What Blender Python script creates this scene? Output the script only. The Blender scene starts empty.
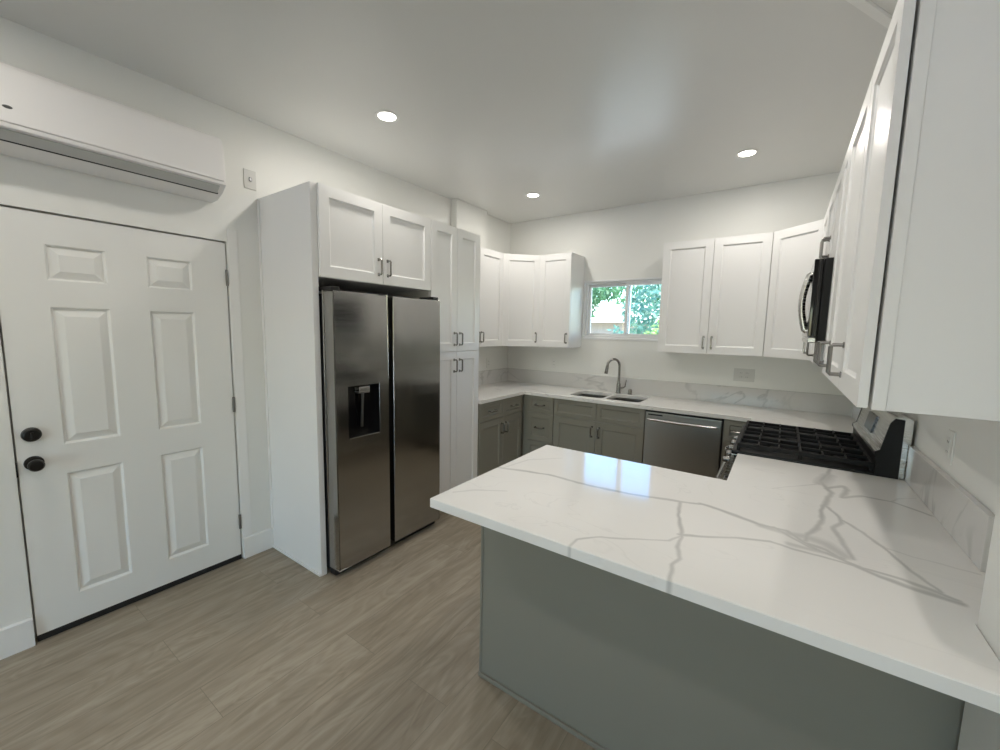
import bpy, bmesh, math, random
from mathutils import Vector, Matrix
C = bpy.context.scene
COL = C.collection
PI = math.pi
random.seed(7)

# ------------------------------------------------------------------ camera
cam_d = bpy.data.cameras.new('camera')
cam = bpy.data.objects.new('camera', cam_d); COL.objects.link(cam)
YAW, PITCH, ROLL, FPX = -0.6066, -0.1103, 0.0192, 407.0
_cy, _sy, _cp, _sp = math.cos(YAW), math.sin(YAW), math.cos(PITCH), math.sin(PITCH)
_f = Vector((_sy*_cp, _cy*_cp, _sp)); _r = Vector((_cy, -_sy, 0)); _u = _r.cross(_f)
_c, _s = math.cos(ROLL), math.sin(ROLL)
_r2 = _r*_c + _u*_s; _u2 = _u*_c - _r*_s
M = Matrix(((_r2.x, _u2.x, -_f.x, 2.850), (_r2.y, _u2.y, -_f.y, -1.138), (_r2.z, _u2.z, -_f.z, 1.5495), (0, 0, 0, 1)))
cam.matrix_world = M
cam_d.sensor_fit = 'HORIZONTAL'; cam_d.sensor_width = 36.0
cam_d.lens = FPX/1000*36.0
cam_d.clip_start = 0.02; cam_d.clip_end = 300
C.camera = cam

# ------------------------------------------------------------------ world, sun, exposure
W_STR, SUN_STR, LAMP_W, EXPO = 1.3, 22.0, 6.4, 0.10
w = bpy.data.worlds.new('World'); C.world = w; w.use_nodes = True
wn = w.node_tree.nodes; wl = w.node_tree.links
for n in list(wn): wn.remove(n)
wo = wn.new('ShaderNodeOutputWorld'); wb = wn.new('ShaderNodeBackground'); sk = wn.new('ShaderNodeTexSky')
sk.sky_type = 'NISHITA'; sk.sun_disc = False; sk.sun_elevation = math.radians(50); sk.sun_rotation = math.radians(115)
wb.inputs['Strength'].default_value = W_STR
hs_ = wn.new('ShaderNodeHueSaturation'); hs_.inputs['Saturation'].default_value = 1.35
wl.new(sk.outputs[0], hs_.inputs['Color']); wl.new(hs_.outputs[0], wb.inputs[0]); wl.new(wb.outputs[0], wo.inputs[0])
sun_d = bpy.data.lights.new('sun', 'SUN'); sun_d.energy = SUN_STR; sun_d.angle = math.radians(0.6); sun_d.color = (1, .96, .9)
sun = bpy.data.objects.new('sun', sun_d); COL.objects.link(sun)
sun.rotation_euler = Vector((-.36, -.32, -.59)).to_track_quat('-Z', 'Y').to_euler()
C.view_settings.view_transform = 'Standard'; C.view_settings.look = 'None'
C.view_settings.exposure = EXPO; C.view_settings.gamma = 1; C.view_settings.use_curve_mapping = False
C.cycles.max_bounces = 10; C.cycles.diffuse_bounces = 6; C.cycles.glossy_bounces = 5
C.cycles.transmission_bounces = 8; C.cycles.sample_clamp_indirect = 4.0
C.cycles.use_denoising = True

# ------------------------------------------------------------------ dimensions (metres)
W, YB, HC = 3.362, 3.138, 2.837          # right wall, back wall, ceiling
XJ, YJ = 3.254, 0.175                    # thicker wall the peninsula runs into
YF = -4.6                                # wall behind the camera
CT, CTH = 0.914, 0.035                   # worktop height, thickness
UZ0, UZ1 = 1.374, 2.360                  # wall cabinets

# ------------------------------------------------------------------ materials
def mat(name, color, rough=.5, metal=0.0, spec=.5, noise=0.0, nscale=8.0, bump=0.0, bscale=60.0, coat=0.0, emis=None, estr=0.0):
    m = bpy.data.materials.new(name); m.use_nodes = True
    nt = m.node_tree; b = nt.nodes['Principled BSDF']
    b.inputs['Base Color'].default_value = (*color, 1); b.inputs['Roughness'].default_value = rough
    b.inputs['Metallic'].default_value = metal; b.inputs['Specular IOR Level'].default_value = spec
    b.inputs['Coat Weight'].default_value = coat
    tc = nt.nodes.new('ShaderNodeTexCoord')
    if noise:
        n = nt.nodes.new('ShaderNodeTexNoise'); n.inputs['Scale'].default_value = nscale; n.inputs['Detail'].default_value = 4
        mx = nt.nodes.new('ShaderNodeMix'); mx.data_type = 'RGBA'
        mx.inputs[6].default_value = (*[c*(1-noise) for c in color], 1); mx.inputs[7].default_value = (*[min(1, c*(1+noise)) for c in color], 1)
        nt.links.new(tc.outputs['Object'], n.inputs['Vector']); nt.links.new(n.outputs['Fac'], mx.inputs[0]); nt.links.new(mx.outputs[2], b.inputs['Base Color'])
    if bump:
        n2 = nt.nodes.new('ShaderNodeTexNoise'); n2.inputs['Scale'].default_value = bscale; n2.inputs['Detail'].default_value = 3
        bp = nt.nodes.new('ShaderNodeBump'); bp.inputs['Strength'].default_value = bump; bp.inputs['Distance'].default_value = .002
        nt.links.new(tc.outputs['Object'], n2.inputs['Vector']); nt.links.new(n2.outputs['Fac'], bp.inputs['Height']); nt.links.new(bp.outputs[0], b.inputs['Normal'])
    if emis:
        b.inputs['Emission Color'].default_value = (*emis, 1); b.inputs['Emission Strength'].default_value = estr
    return m

WALL = mat('wall_paint', (.80, .80, .765), .45, noise=.01, nscale=3, bump=.06, bscale=90)
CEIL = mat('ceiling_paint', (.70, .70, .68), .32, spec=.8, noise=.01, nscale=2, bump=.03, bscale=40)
TRIM = mat('trim_paint', (.82, .82, .80), .35, noise=.01, nscale=5)
DOORM = mat('door_paint', (.80, .80, .77), .38, noise=.01, nscale=4)
CABW = mat('white_lacquer', (.82, .815, .80), .36, noise=.008, nscale=4)
CABG = mat('grey_lacquer', (.245, .234, .194), .38, noise=.02, nscale=4)
TOEK = mat('toe_kick_grey', (.16, .16, .145), .6, noise=.05)
NICK = mat('brushed_nickel', (.30, .29, .275), .27, metal=1, noise=.06, nscale=40)
BLACKP = mat('black_plastic', (.012, .012, .013), .35, noise=.1, nscale=20)
BLACKG = mat('black_glass', (.006, .006, .007), .06, noise=.05, nscale=20)
BLACKE = mat('black_enamel', (.005, .005, .0055), .4, spec=.25, noise=.1, nscale=20)
IRON = mat('cast_iron', (.008, .008, .0085), .55, spec=.3, noise=.15, nscale=60, bump=.15, bscale=200)
RUBBER = mat('black_rubber', (.010, .010, .010), .7, noise=.1, nscale=30)
ACW = mat('gloss_white_plastic', (.84, .82, .80), .18, noise=.005, nscale=4)
ACG = mat('grey_plastic_flap', (.52, .52, .50), .35, noise=.01, nscale=6)
PLATE = mat('white_plate_plastic', (.78, .78, .75), .35, noise=.01)
PLATEG = mat('pale_grey_plate', (.62, .62, .59), .4, noise=.01)
BRONZE = mat('oil_rubbed_bronze', (.008, .007, .006), .4, spec=.35, noise=.15, nscale=30)
VINYL = mat('white_vinyl', (.82, .83, .83), .3, noise=.01)
STEELD = mat('dark_steel', (.18, .18, .18), .35, metal=1, noise=.05)
HINGE = mat('satin_hinge_steel', (.22, .215, .20), .35, metal=1, noise=.05)
LENS = mat('lamp_lens', (.9, .9, .88), .4, noise=.01, emis=(1, .95, .86), estr=14)

def brushed(name, col, rough, wave=0.0):
    m = bpy.data.materials.new(name); m.use_nodes = True
    nt = m.node_tree; b = nt.nodes['Principled BSDF']; b.inputs['Metallic'].default_value = 1
    b.inputs['Base Color'].default_value = (*col, 1)
    tc = nt.nodes.new('ShaderNodeTexCoord'); mp = nt.nodes.new('ShaderNodeMapping')
    mp.inputs['Scale'].default_value = (3, 3, 260)
    n = nt.nodes.new('ShaderNodeTexNoise'); n.inputs['Scale'].default_value = 2; n.inputs['Detail'].default_value = 3
    mr = nt.nodes.new('ShaderNodeMapRange'); mr.inputs[3].default_value = rough-.04; mr.inputs[4].default_value = rough+.05
    nt.links.new(tc.outputs['Object'], mp.inputs[0]); nt.links.new(mp.outputs[0], n.inputs['Vector']); nt.links.new(n.outputs['Fac'], mr.inputs[0])
    nt.links.new(mr.outputs[0], b.inputs['Roughness'])
    bp = nt.nodes.new('ShaderNodeBump'); bp.inputs['Strength'].default_value = .04; bp.inputs['Distance'].default_value = .001
    nt.links.new(n.outputs['Fac'], bp.inputs['Height']); nt.links.new(bp.outputs[0], b.inputs['Normal'])
    if wave:
        mp2 = nt.nodes.new('ShaderNodeMapping'); mp2.inputs['Scale'].default_value = (.15, .15, 4)
        n2 = nt.nodes.new('ShaderNodeTexNoise'); n2.inputs['Scale'].default_value = 1.3; n2.inputs['Detail'].default_value = 2
        b2 = nt.nodes.new('ShaderNodeBump'); b2.inputs['Strength'].default_value = wave; b2.inputs['Distance'].default_value = .02
        nt.links.new(tc.outputs['Object'], mp2.inputs[0]); nt.links.new(mp2.outputs[0], n2.inputs['Vector']); nt.links.new(n2.outputs['Fac'], b2.inputs['Height'])
        nt.links.new(bp.outputs[0], b2.inputs['Normal']); nt.links.new(b2.outputs[0], b.inputs['Normal'])
    return m
STEEL = brushed('brushed_stainless', (.40, .395, .38), .15, .10)
STEELW = brushed('washer_steel', (.40, .395, .375), .30)
SINKM = brushed('sink_steel', (.34, .33, .31), .30)
STEELB = brushed('bright_stainless', (.60, .59, .57), .26)

def floor_mat():
    m = bpy.data.materials.new('greige_vinyl_plank'); m.use_nodes = True
    nt = m.node_tree; N = nt.nodes; L = nt.links; b = N['Principled BSDF']
    tc = N.new('ShaderNodeTexCoord'); sx = N.new('ShaderNodeSeparateXYZ'); L.new(tc.outputs['Object'], sx.inputs[0])
    cb = N.new('ShaderNodeCombineXYZ'); L.new(sx.outputs[1], cb.inputs[0]); L.new(sx.outputs[0], cb.inputs[1])
    br = N.new('ShaderNodeTexBrick'); br.inputs['Scale'].default_value = 1; br.offset = .37
    br.inputs['Brick Width'].default_value = 1.5; br.inputs['Row Height'].default_value = .228
    br.inputs['Mortar Size'].default_value = .0012; br.inputs['Mortar Smooth'].default_value = .3
    br.inputs['Color1'].default_value = (0, 0, 0, 1); br.inputs['Color2'].default_value = (1, 1, 1, 1); br.inputs['Mortar'].default_value = (.5, .5, .5, 1)
    L.new(cb.outputs[0], br.inputs['Vector'])
    # shift grain per plank
    ad = N.new('ShaderNodeVectorMath'); ad.operation = 'MULTIPLY_ADD'
    L.new(br.outputs['Color'], ad.inputs[0]); ad.inputs[1].default_value = (7.3, 3.1, 5.7); L.new(cb.outputs[0], ad.inputs[2])
    mp = N.new('ShaderNodeMapping'); mp.inputs['Scale'].default_value = (1.0, 10, 1); L.new(ad.outputs[0], mp.inputs[0])
    n1 = N.new('ShaderNodeTexNoise'); n1.inputs['Scale'].default_value = 1.6; n1.inputs['Detail'].default_value = 7; n1.inputs['Roughness'].default_value = .62; n1.inputs['Distortion'].default_value = .9
    L.new(mp.outputs[0], n1.inputs['Vector'])
    mp2 = N.new('ShaderNodeMapping'); mp2.inputs['Scale'].default_value = (.9, 3.2, 1); L.new(ad.outputs[0], mp2.inputs[0])
    wv = N.new('ShaderNodeTexNoise'); wv.inputs['Scale'].default_value = 1.7; wv.inputs['Detail'].default_value = 2; wv.inputs['Distortion'].default_value = 1.2
    L.new(mp2.outputs[0], wv.inputs['Vector'])
    # cathedral rings around slow noise
    mu = N.new('ShaderNodeMath'); mu.operation = 'MULTIPLY'; mu.inputs[1].default_value = 55; L.new(wv.outputs['Fac'], mu.inputs[0])
    sn = N.new('ShaderNodeMath'); sn.operation = 'SINE'; L.new(mu.outputs[0], sn.inputs[0])
    a1 = N.new('ShaderNodeMath'); a1.operation = 'MULTIPLY_ADD'; L.new(sn.outputs[0], a1.inputs[0]); a1.inputs[1].default_value = .055; L.new(n1.outputs['Fac'], a1.inputs[2])
    sep = N.new('ShaderNodeSeparateColor'); L.new(br.outputs['Color'], sep.inputs[0])
    a2 = N.new('ShaderNodeMath'); a2.operation = 'MULTIPLY_ADD'; L.new(sep.outputs[0], a2.inputs[0]); a2.inputs[1].default_value = .14; L.new(a1.outputs[0], a2.inputs[2])
    cr = N.new('ShaderNodeValToRGB'); e = cr.color_ramp.elements
    e[0].position = .30; e[0].color = (.212, .172, .122, 1); e[1].position = .80; e[1].color = (.385, .332, .252, 1)
    k = cr.color_ramp.elements.new(.55); k.color = (.292, .246, .182, 1)
    L.new(a2.outputs[0], cr.inputs[0])
    mx = N.new('ShaderNodeMix'); mx.data_type = 'RGBA'; L.new(br.outputs['Fac'], mx.inputs[0]); L.new(cr.outputs[0], mx.inputs[6]); mx.inputs[7].default_value = (.20, .17, .125, 1)
    L.new(mx.outputs[2], b.inputs['Base Color'])
    b.inputs['Roughness'].default_value = .42
    bp = N.new('ShaderNodeBump'); bp.inputs['Strength'].default_value = .12; bp.inputs['Distance'].default_value = .002
    L.new(a1.outputs[0], bp.inputs['Height']); L.new(bp.outputs[0], b.inputs['Normal'])
    return m
FLOOR = floor_mat()

# veins of the peninsula slab (half width in mm, centre line in metres on the slab)
VEINS = [
 (6, [(2.637,.507),(2.739,.48),(2.831,.445),(2.906,.449),(2.951,.389),(3.001,.372),(3.045,.326),(3.109,.285),(3.163,.271),(3.25,.26)]),
 (4, [(2.625,.205),(2.68,.231),(2.774,.29),(2.86,.327),(2.97,.318),(3.088,.313),(3.158,.306),(3.248,.271)]),
 (12, [(2.84,.438),(2.906,.425),(2.953,.436),(3.004,.417),(3.042,.362)]),
 (5, [(2.87,.452),(2.915,.405),(2.965,.362),(3.02,.338),(3.07,.318)]),
 (5, [(2.95,.392),(2.985,.352),(3.04,.345)]),
 (9, [(2.913,.349),(2.972,.35),(3.014,.351)]),
 (4.5, [(2.955,.405),(2.962,.47),(2.988,.537),(3.009,.62),(3.006,.707),(3.03,.824),(3.058,.955),(3.043,1.024),(3.027,1.099),(3.069,1.251),(3.08,1.36)]),
 (11, [(3.025,1.06),(3.067,1.224)]),
 (3.6, [(3.027,.771),(3.055,.684),(3.058,.63),(3.034,.571),(3.044,.47),(3.051,.431),(3.062,.36)]),
 (4, [(3.042,1.002),(3.064,1.032),(3.107,1.082),(3.115,1.038),(3.083,.918),(3.155,.991),(3.242,.986),(3.286,.952),(3.333,.91)]),
 (3, [(3.061,.66),(3.108,.589),(3.146,.502),(3.175,.405),(3.207,.326),(3.221,.291)]),
 (1.6, [(3.146,.502),(3.201,.481),(3.262,.478),(3.334,.47)]),
 (1.6, [(3.242,.986),(3.268,1.041),(3.329,1.095)]),
 (1.4, [(2.856,.859),(2.918,.936),(3.014,1.044)]),
 (4.5, [(1.80,.365),(1.823,.373),(2.042,.431),(2.236,.416),(2.396,.434),(2.538,.471),(2.638,.502)]),
 (3, [(2.573,.475),(2.593,.343),(2.623,.24),(2.636,.186),(2.638,.115),(2.652,.058),(2.643,.014),(2.656,-.08)]),
 (2, [(2.374,-.083),(2.379,-.022),(2.432,.039),(2.526,.097),(2.61,.142),(2.633,.2),(2.679,.234)]),
 (1.3, [(1.833,.027),(1.883,.09),(1.991,.158)]),
 (1.4, [(1.823,.373),(1.858,.549),(1.977,.683)]),
]
def quartz(name, veins=None, seed=0.0, scale=1.0, amount=.8, width=70, tone=1.0):
    m = bpy.data.materials.new(name); m.use_nodes = True
    nt = m.node_tree; N = nt.nodes; L = nt.links; b = N['Principled BSDF']
    tc = N.new('ShaderNodeTexCoord')
    def math_(op, a, b_=None, clamp=False):
        n = N.new('ShaderNodeMath'); n.operation = op; n.use_clamp = clamp
        for i, v in enumerate((a, b_)):
            if v is None: continue
            if isinstance(v, (int, float)): n.inputs[i].default_value = v
            else: L.new(v, n.inputs[i])
        return n.outputs[0]
    dark = None
    if veins:
        at = N.new('ShaderNodeAttribute'); at.attribute_type = 'GEOMETRY'; at.attribute_name = 'vein'
        dark = at.outputs['Fac']
    # faint drifting hairlines everywhere
    mp = N.new('ShaderNodeMapping'); mp.inputs['Location'].default_value = (seed, seed*1.7, seed*.6); mp.inputs['Rotation'].default_value = (.5, .3, .6); mp.inputs['Scale'].default_value = (1*scale, 2.2*scale, 1.6*scale)
    L.new(tc.outputs['Object'], mp.inputs[0])
    n2 = N.new('ShaderNodeTexNoise'); n2.inputs['Scale'].default_value = 1.35; n2.inputs['Detail'].default_value = 4; n2.inputs['Distortion'].default_value = 1.6; n2.inputs['Roughness'].default_value = .5
    L.new(mp.outputs[0], n2.inputs['Vector'])
    ridge = math_('ABSOLUTE', math_('SUBTRACT', n2.outputs['Fac'], .5))
    hair = math_('SUBTRACT', 1, math_('MULTIPLY', ridge, width if not veins else 120), True)
    n3 = N.new('ShaderNodeTexNoise'); n3.inputs['Scale'].default_value = 2.3; n3.inputs['Detail'].default_value = 1; L.new(mp.outputs[0], n3.inputs['Vector'])
    msk = math_('MULTIPLY', math_('SUBTRACT', n3.outputs['Fac'], .42), 5, True)
    hair = math_('MULTIPLY', math_('MULTIPLY', hair, msk), amount if not veins else .18)
    dark = hair if dark is None else math_('MAXIMUM', dark, hair)
    cl = N.new('ShaderNodeTexNoise'); cl.inputs['Scale'].default_value = 3; cl.inputs['Detail'].default_value = 3; L.new(tc.outputs['Object'], cl.inputs['Vector'])
    base = N.new('ShaderNodeMix'); base.data_type = 'RGBA'; L.new(cl.outputs['Fac'], base.inputs[0])
    base.inputs[6].default_value = (.80*tone, .785*tone, .755*tone, 1); base.inputs[7].default_value = (.86*tone, .845*tone, .82*tone, 1)
    mx = N.new('ShaderNodeMix'); mx.data_type = 'RGBA'; L.new(math_('MULTIPLY', dark, .85), mx.inputs[0]); L.new(base.outputs[2], mx.inputs[6]); mx.inputs[7].default_value = (.45, .445, .43, 1)
    L.new(mx.outputs[2], b.inputs['Base Color'])
    b.inputs['Roughness'].default_value = .09; b.inputs['Specular IOR Level'].default_value = .5
    return m
QUARTZ_P = quartz('veined_white_quartz', VEINS, 1.3)
QUARTZ_B = quartz('white_quartz', None, 4.1, 1.0, .55)
QUARTZ_S = quartz('splash_quartz', None, 9.2, .75, .9, 38, .80)

def glass_mat():
    m = bpy.data.materials.new('window_glass'); m.use_nodes = True
    nt = m.node_tree; N = nt.nodes; L = nt.links
    for n in list(N): N.remove(n)
    o = N.new('ShaderNodeOutputMaterial'); t = N.new('ShaderNodeBsdfTransparent'); g = N.new('ShaderNodeBsdfGlossy')
    t.inputs[0].default_value = (.93, .96, .95, 1); g.inputs['Roughness'].default_value = .02
    fr = N.new('ShaderNodeFresnel'); fr.inputs[0].default_value = 1.5
    mx = N.new('ShaderNodeMixShader'); L.new(fr.outputs[0], mx.inputs[0]); L.new(t.outputs[0], mx.inputs[1]); L.new(g.outputs[0], mx.inputs[2]); L.new(mx.outputs[0], o.inputs[0])
    return m
GLASS = glass_mat()

def leaf_mat(name, c1, c2):
    m = bpy.data.materials.new(name); m.use_nodes = True
    nt = m.node_tree; N = nt.nodes; L = nt.links; b = N['Principled BSDF']; o = N['Material Output']
    tc = N.new('ShaderNodeTexCoord'); n = N.new('ShaderNodeTexNoise'); n.inputs['Scale'].default_value = 3.5; n.inputs['Detail'].default_value = 5
    L.new(tc.outputs['Object'], n.inputs['Vector'])
    cr = N.new('ShaderNodeValToRGB'); cr.color_ramp.elements[0].position = .35; cr.color_ramp.elements[1].position = .65
    cr.color_ramp.elements[0].color = (*c1, 1); cr.color_ramp.elements[1].color = (*c2, 1)
    L.new(n.outputs['Fac'], cr.inputs[0]); L.new(cr.outputs[0], b.inputs['Base Color']); b.inputs['Roughness'].default_value = .5
    tr = N.new('ShaderNodeBsdfTranslucent'); L.new(cr.outputs[0], tr.inputs[0])
    mx = N.new('ShaderNodeMixShader'); mx.inputs[0].default_value = .45
    L.new(b.outputs[0], mx.inputs[1]); L.new(tr.outputs[0], mx.inputs[2]); L.new(mx.outputs[0], o.inputs[0])
    return m
LEAFD = leaf_mat('dark_leaves', (.05, .15, .07), (.16, .34, .17))
LEAFB = leaf_mat('blue_green_leaves', (.08, .20, .15), (.22, .42, .32))
LEAFY = leaf_mat('yellow_green_leaves', (.20, .33, .08), (.36, .48, .16))
BARK = mat('bark', (.16, .12, .09), .8, noise=.3, nscale=20)
STUCCO = mat('pale_stucco', (.50, .43, .40), .8, noise=.05, nscale=6)
ROOFM = mat('roof_shingle', (.30, .24, .21), .8, noise=.2, nscale=12)
GRASS = mat('lawn', (.10, .18, .05), .8, noise=.3, nscale=15)
FENCEM = mat('fence_boards', (.55, .50, .44), .7, noise=.15, nscale=10)

# ------------------------------------------------------------------ mesh helpers
def obj(name, bm, m, parent=None, angle=35):
    me = bpy.data.meshes.new(name)
    bmesh.ops.recalc_face_normals(bm, faces=bm.faces[:])
    bm.to_mesh(me); bm.free()
    for p in me.polygons: p.use_smooth = True
    me.set_sharp_from_angle(angle=math.radians(angle))
    me.materials.append(m)
    o = bpy.data.objects.new(name, me); COL.objects.link(o)
    if parent: o.parent = parent
    if angle < 90:
        wnm = o.modifiers.new('weighted_normal', 'WEIGHTED_NORMAL'); wnm.keep_sharp = True; wnm.mode = 'FACE_AREA'; wnm.weight = 80
    return o
def tag(o, label, cat, group=None):
    o['label'] = label; o['category'] = cat
    if group: o['group'] = group
    return o
def thing(name, label, cat, loc=(0, 0, 0), rz=0, group=None):
    o = bpy.data.objects.new(name, None); COL.objects.link(o)
    o.location = loc; o.rotation_euler = (0, 0, rz); o.empty_display_size = .05
    return tag(o, label, cat, group)
def struct(name, bm, m, parent=None):
    o = obj(name, bm, m, parent)
    if not parent: o['kind'] = 'structure'
    return o
def BM(): return bmesh.new()
def merge(bm, t):
    me = bpy.data.meshes.new('t'); t.to_mesh(me); t.free(); bm.from_mesh(me); bpy.data.meshes.remove(me)
def box(bm, x0, y0, z0, x1, y1, z1, bev=0.0, seg=2):
    t = bmesh.new(); bmesh.ops.create_cube(t, size=1)
    for v in t.verts: v.co = Vector(((x0+x1)/2+v.co.x*(x1-x0), (y0+y1)/2+v.co.y*(y1-y0), (z0+z1)/2+v.co.z*(z1-z0)))
    if bev: bmesh.ops.bevel(t, geom=t.edges[:], offset=bev, segments=seg, affect='EDGES', profile=.5)
    merge(bm, t); return bm
def B(*a, **k): return box(BM(), *a, **k)
def prism(bm, pts, axis, a, b, bev=0.0):
    """polygon pts extruded along axis from a to b. axis 'x': pts=(y,z); 'y': (x,z); 'z': (x,y)"""
    t = bmesh.new()
    mk = {'x': lambda p, h: (h, p[0], p[1]), 'y': lambda p, h: (p[0], h, p[1]), 'z': lambda p, h: (p[0], p[1], h)}[axis]
    f = t.faces.new([t.verts.new(mk(p, a)) for p in pts])
    r = bmesh.ops.extrude_face_region(t, geom=[f])
    d = Vector(mk((0, 0), b-a))
    for v in r['geom']:
        if isinstance(v, bmesh.types.BMVert): v.co += d
    if bev:
        bmesh.ops.recalc_face_normals(t, faces=t.faces[:])
        bmesh.ops.bevel(t, geom=[e for e in t.edges if e.calc_face_angle(0) > .6], offset=bev, segments=2, affect='EDGES', profile=.5)
    merge(bm, t); return bm
def sweep(bm, pts, r, n=10, r_end=None, cap=True, square=False):
    pts = [Vector(p) for p in pts]; rings = []
    up = None
    for i, p in enumerate(pts):
        d = ((pts[min(i+1, len(pts)-1)]-pts[max(i-1, 0)])).normalized()
        if up is None:
            up = Vector((0, 0, 1)) if abs(d.z) < .9 else Vector((0, 1, 0))
        s = d.cross(up).normalized(); up = s.cross(d).normalized()
        rr = r if r_end is None else r+(r_end-r)*i/(len(pts)-1)
        ring = []
        for k in range(4 if square else n):
            a = 2*PI*k/(4 if square else n) + (PI/4 if square else 0)
            q = rr*(1.414 if square else 1)
            ring.append(bm.verts.new(p+s*math.cos(a)*q+up*math.sin(a)*q))
        rings.append(ring)
    m_ = len(rings[0])
    for A, Bq in zip(rings, rings[1:]):
        for k in range(m_): bm.faces.new((A[k], A[(k+1) % m_], Bq[(k+1) % m_], Bq[k]))
    if cap: bm.faces.new(rings[0][::-1]); bm.faces.new(rings[-1])
    return bm
def lathe(bm, prof, origin=(0, 0, 0), axis='z', n=28):
    """prof: (radius, height) list"""
    o = Vector(origin); rings = []
    for r, h in prof:
        ring = []
        for k in range(n):
            a = 2*PI*k/n; u, v = math.cos(a)*r, math.sin(a)*r
            co = {'z': (u, v, h), 'x': (h, u, v), 'y': (u, h, v)}[axis]
            ring.append(bm.verts.new(o+Vector(co)))
        rings.append(ring)
    for A, Bq in zip(rings, rings[1:]):
        for k in range(n): bm.faces.new((A[k], A[(k+1) % n], Bq[(k+1) % n], Bq[k]))
    bm.faces.new(rings[0][::-1]); bm.faces.new(rings[-1])
    return bm
def slab(w, h, t, cells, prof):
    """door leaf: x 0..w, z 0..h, front face at y=0, back at y=t. cells: (x0,z0,x1,z1) panels; prof: (inset, depth) rings"""
    bm = BM()
    xs = sorted({0, w, *[c[0] for c in cells], *[c[2] for c in cells]}); zs = sorted({0, h, *[c[1] for c in cells], *[c[3] for c in cells]})
    V = {}
    def v(x, y, z):
        k = (round(x, 5), round(y, 5), round(z, 5))
        if k not in V: V[k] = bm.verts.new((x, y, z))
        return V[k]
    for x0, x1 in zip(xs, xs[1:]):
        for z0, z1 in zip(zs, zs[1:]):
            mx, mz = (x0+x1)/2, (z0+z1)/2
            if any(c[0] < mx < c[2] and c[1] < mz < c[3] for c in cells): continue
            bm.faces.new((v(x0, 0, z0), v(x1, 0, z0), v(x1, 0, z1), v(x0, 0, z1)))
    for c in cells:
        def ring(i, d): return [v(c[0]+i, d, c[1]+i), v(c[2]-i, d, c[1]+i), v(c[2]-i, d, c[3]-i), v(c[0]+i, d, c[3]-i)]
        # outer loop split along grid lines is avoided by using only cells whose edges are grid lines
        prev = ring(0, 0)
        for i, d in prof:
            nx = ring(i, d)
            for k in range(4): bm.faces.new((prev[k], prev[(k+1) % 4], nx[(k+1) % 4], nx[k]))
            prev = nx
        bm.faces.new(prev)
    # sides and back
    for a, b_ in zip(xs, xs[1:]):
        bm.faces.new((v(a, 0, 0), v(b_, 0, 0), v(b_, t, 0), v(a, t, 0))); bm.faces.new((v(a, 0, h), v(b_, 0, h), v(b_, t, h), v(a, t, h)))
    for a, b_ in zip(zs, zs[1:]):
        bm.faces.new((v(0, 0, a), v(0, 0, b_), v(0, t, b_), v(0, t, a))); bm.faces.new((v(w, 0, a), v(w, 0, b_), v(w, t, b_), v(w, t, a)))
    bm.faces.new([v(x, t, 0) for x in xs] + [v(w, t, z) for z in zs[1:-1]] + [v(x, t, h) for x in reversed(xs)] + [v(0, t, z) for z in reversed(zs[1:-1])])
    return bm
def move(bm, d):
    bmesh.ops.translate(bm, vec=Vector(d), verts=bm.verts[:]); return bm
SHAKER = [(0.0, .009), (.0035, .0105)]
def shaker(w, h, rail=.064, t=.020):
    bm = slab(w, h, t, [(rail, rail, w-rail, h-rail)], [(.0015, .0055), (.009, .0105)])
    es = [e for e in bm.edges if e.is_manifold and e.calc_face_angle(0) > 1.2 and all(abs(v.co.y) < 1e-6 for v in e.verts)]
    bmesh.ops.bevel(bm, geom=es, offset=.0016, segments=1, affect='EDGES')
    return bm
def pull(length=.112, horiz=False, stand=.034, r=.0065):
    """squared bar pull standing off the face at y=0 towards -y, centred at the origin"""
    h = length/2; k = .006
    p = [(0, 0, -h+.008), (0, -stand+k, -h+.008), (0, -stand, -h+.008+k), (0, -stand, h-.008-k), (0, -stand+k, h-.008), (0, 0, h-.008)]
    if horiz: p = [(c, b_, 0) for a, b_, c in p]
    bm = sweep(BM(), p, r, n=10)
    for s in (-1, 1):
        z = s*(h-.008)
        if horiz: box(bm, z-.010, -.004, -.008, z+.010, 0, .008, .0015, 1)
        else: box(bm, -.008, -.004, z-.010, .008, 0, z+.010, .0015, 1)
    return bm
GAP = .0018
def front(parent, kind, x, z, w, h, hx=None, hz=None, horiz=False, m=CABW, hm=NICK, rail=.064, y=-.02, hl=.112):
    """a door or drawer front on a cabinet: local x,z of its lower left corner; handle centre hx,hz in cabinet coords"""
    bm = move(shaker(w-2*GAP, h-2*GAP, rail=rail), (x+GAP, y, z+GAP))
    d = obj(kind, bm, m, parent, 15)
    if hx is not None:
        p = obj('handle', move(pull(hl, horiz), (hx, y, hz)), hm, d); p['label'] = 'brushed nickel bar handle'
    return d
def carcass(parent, w, d, z0, z1, m, toe=None, name='body', y0=0.002):
    bm = BM()
    if toe:
        box(bm, 0, y0, toe, w, d, z1, .001, 1); 
        obj(name, bm, m, parent)
        obj('toe_kick', B(0, .075, z0, w, d, toe), TOEK, parent)
    else:
        box(bm, 0, y0, z0, w, d, z1, .001, 1); obj(name, bm, m, parent)
R90 = PI/2
PE = 1.742      # end of the pantry along the left wall

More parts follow.
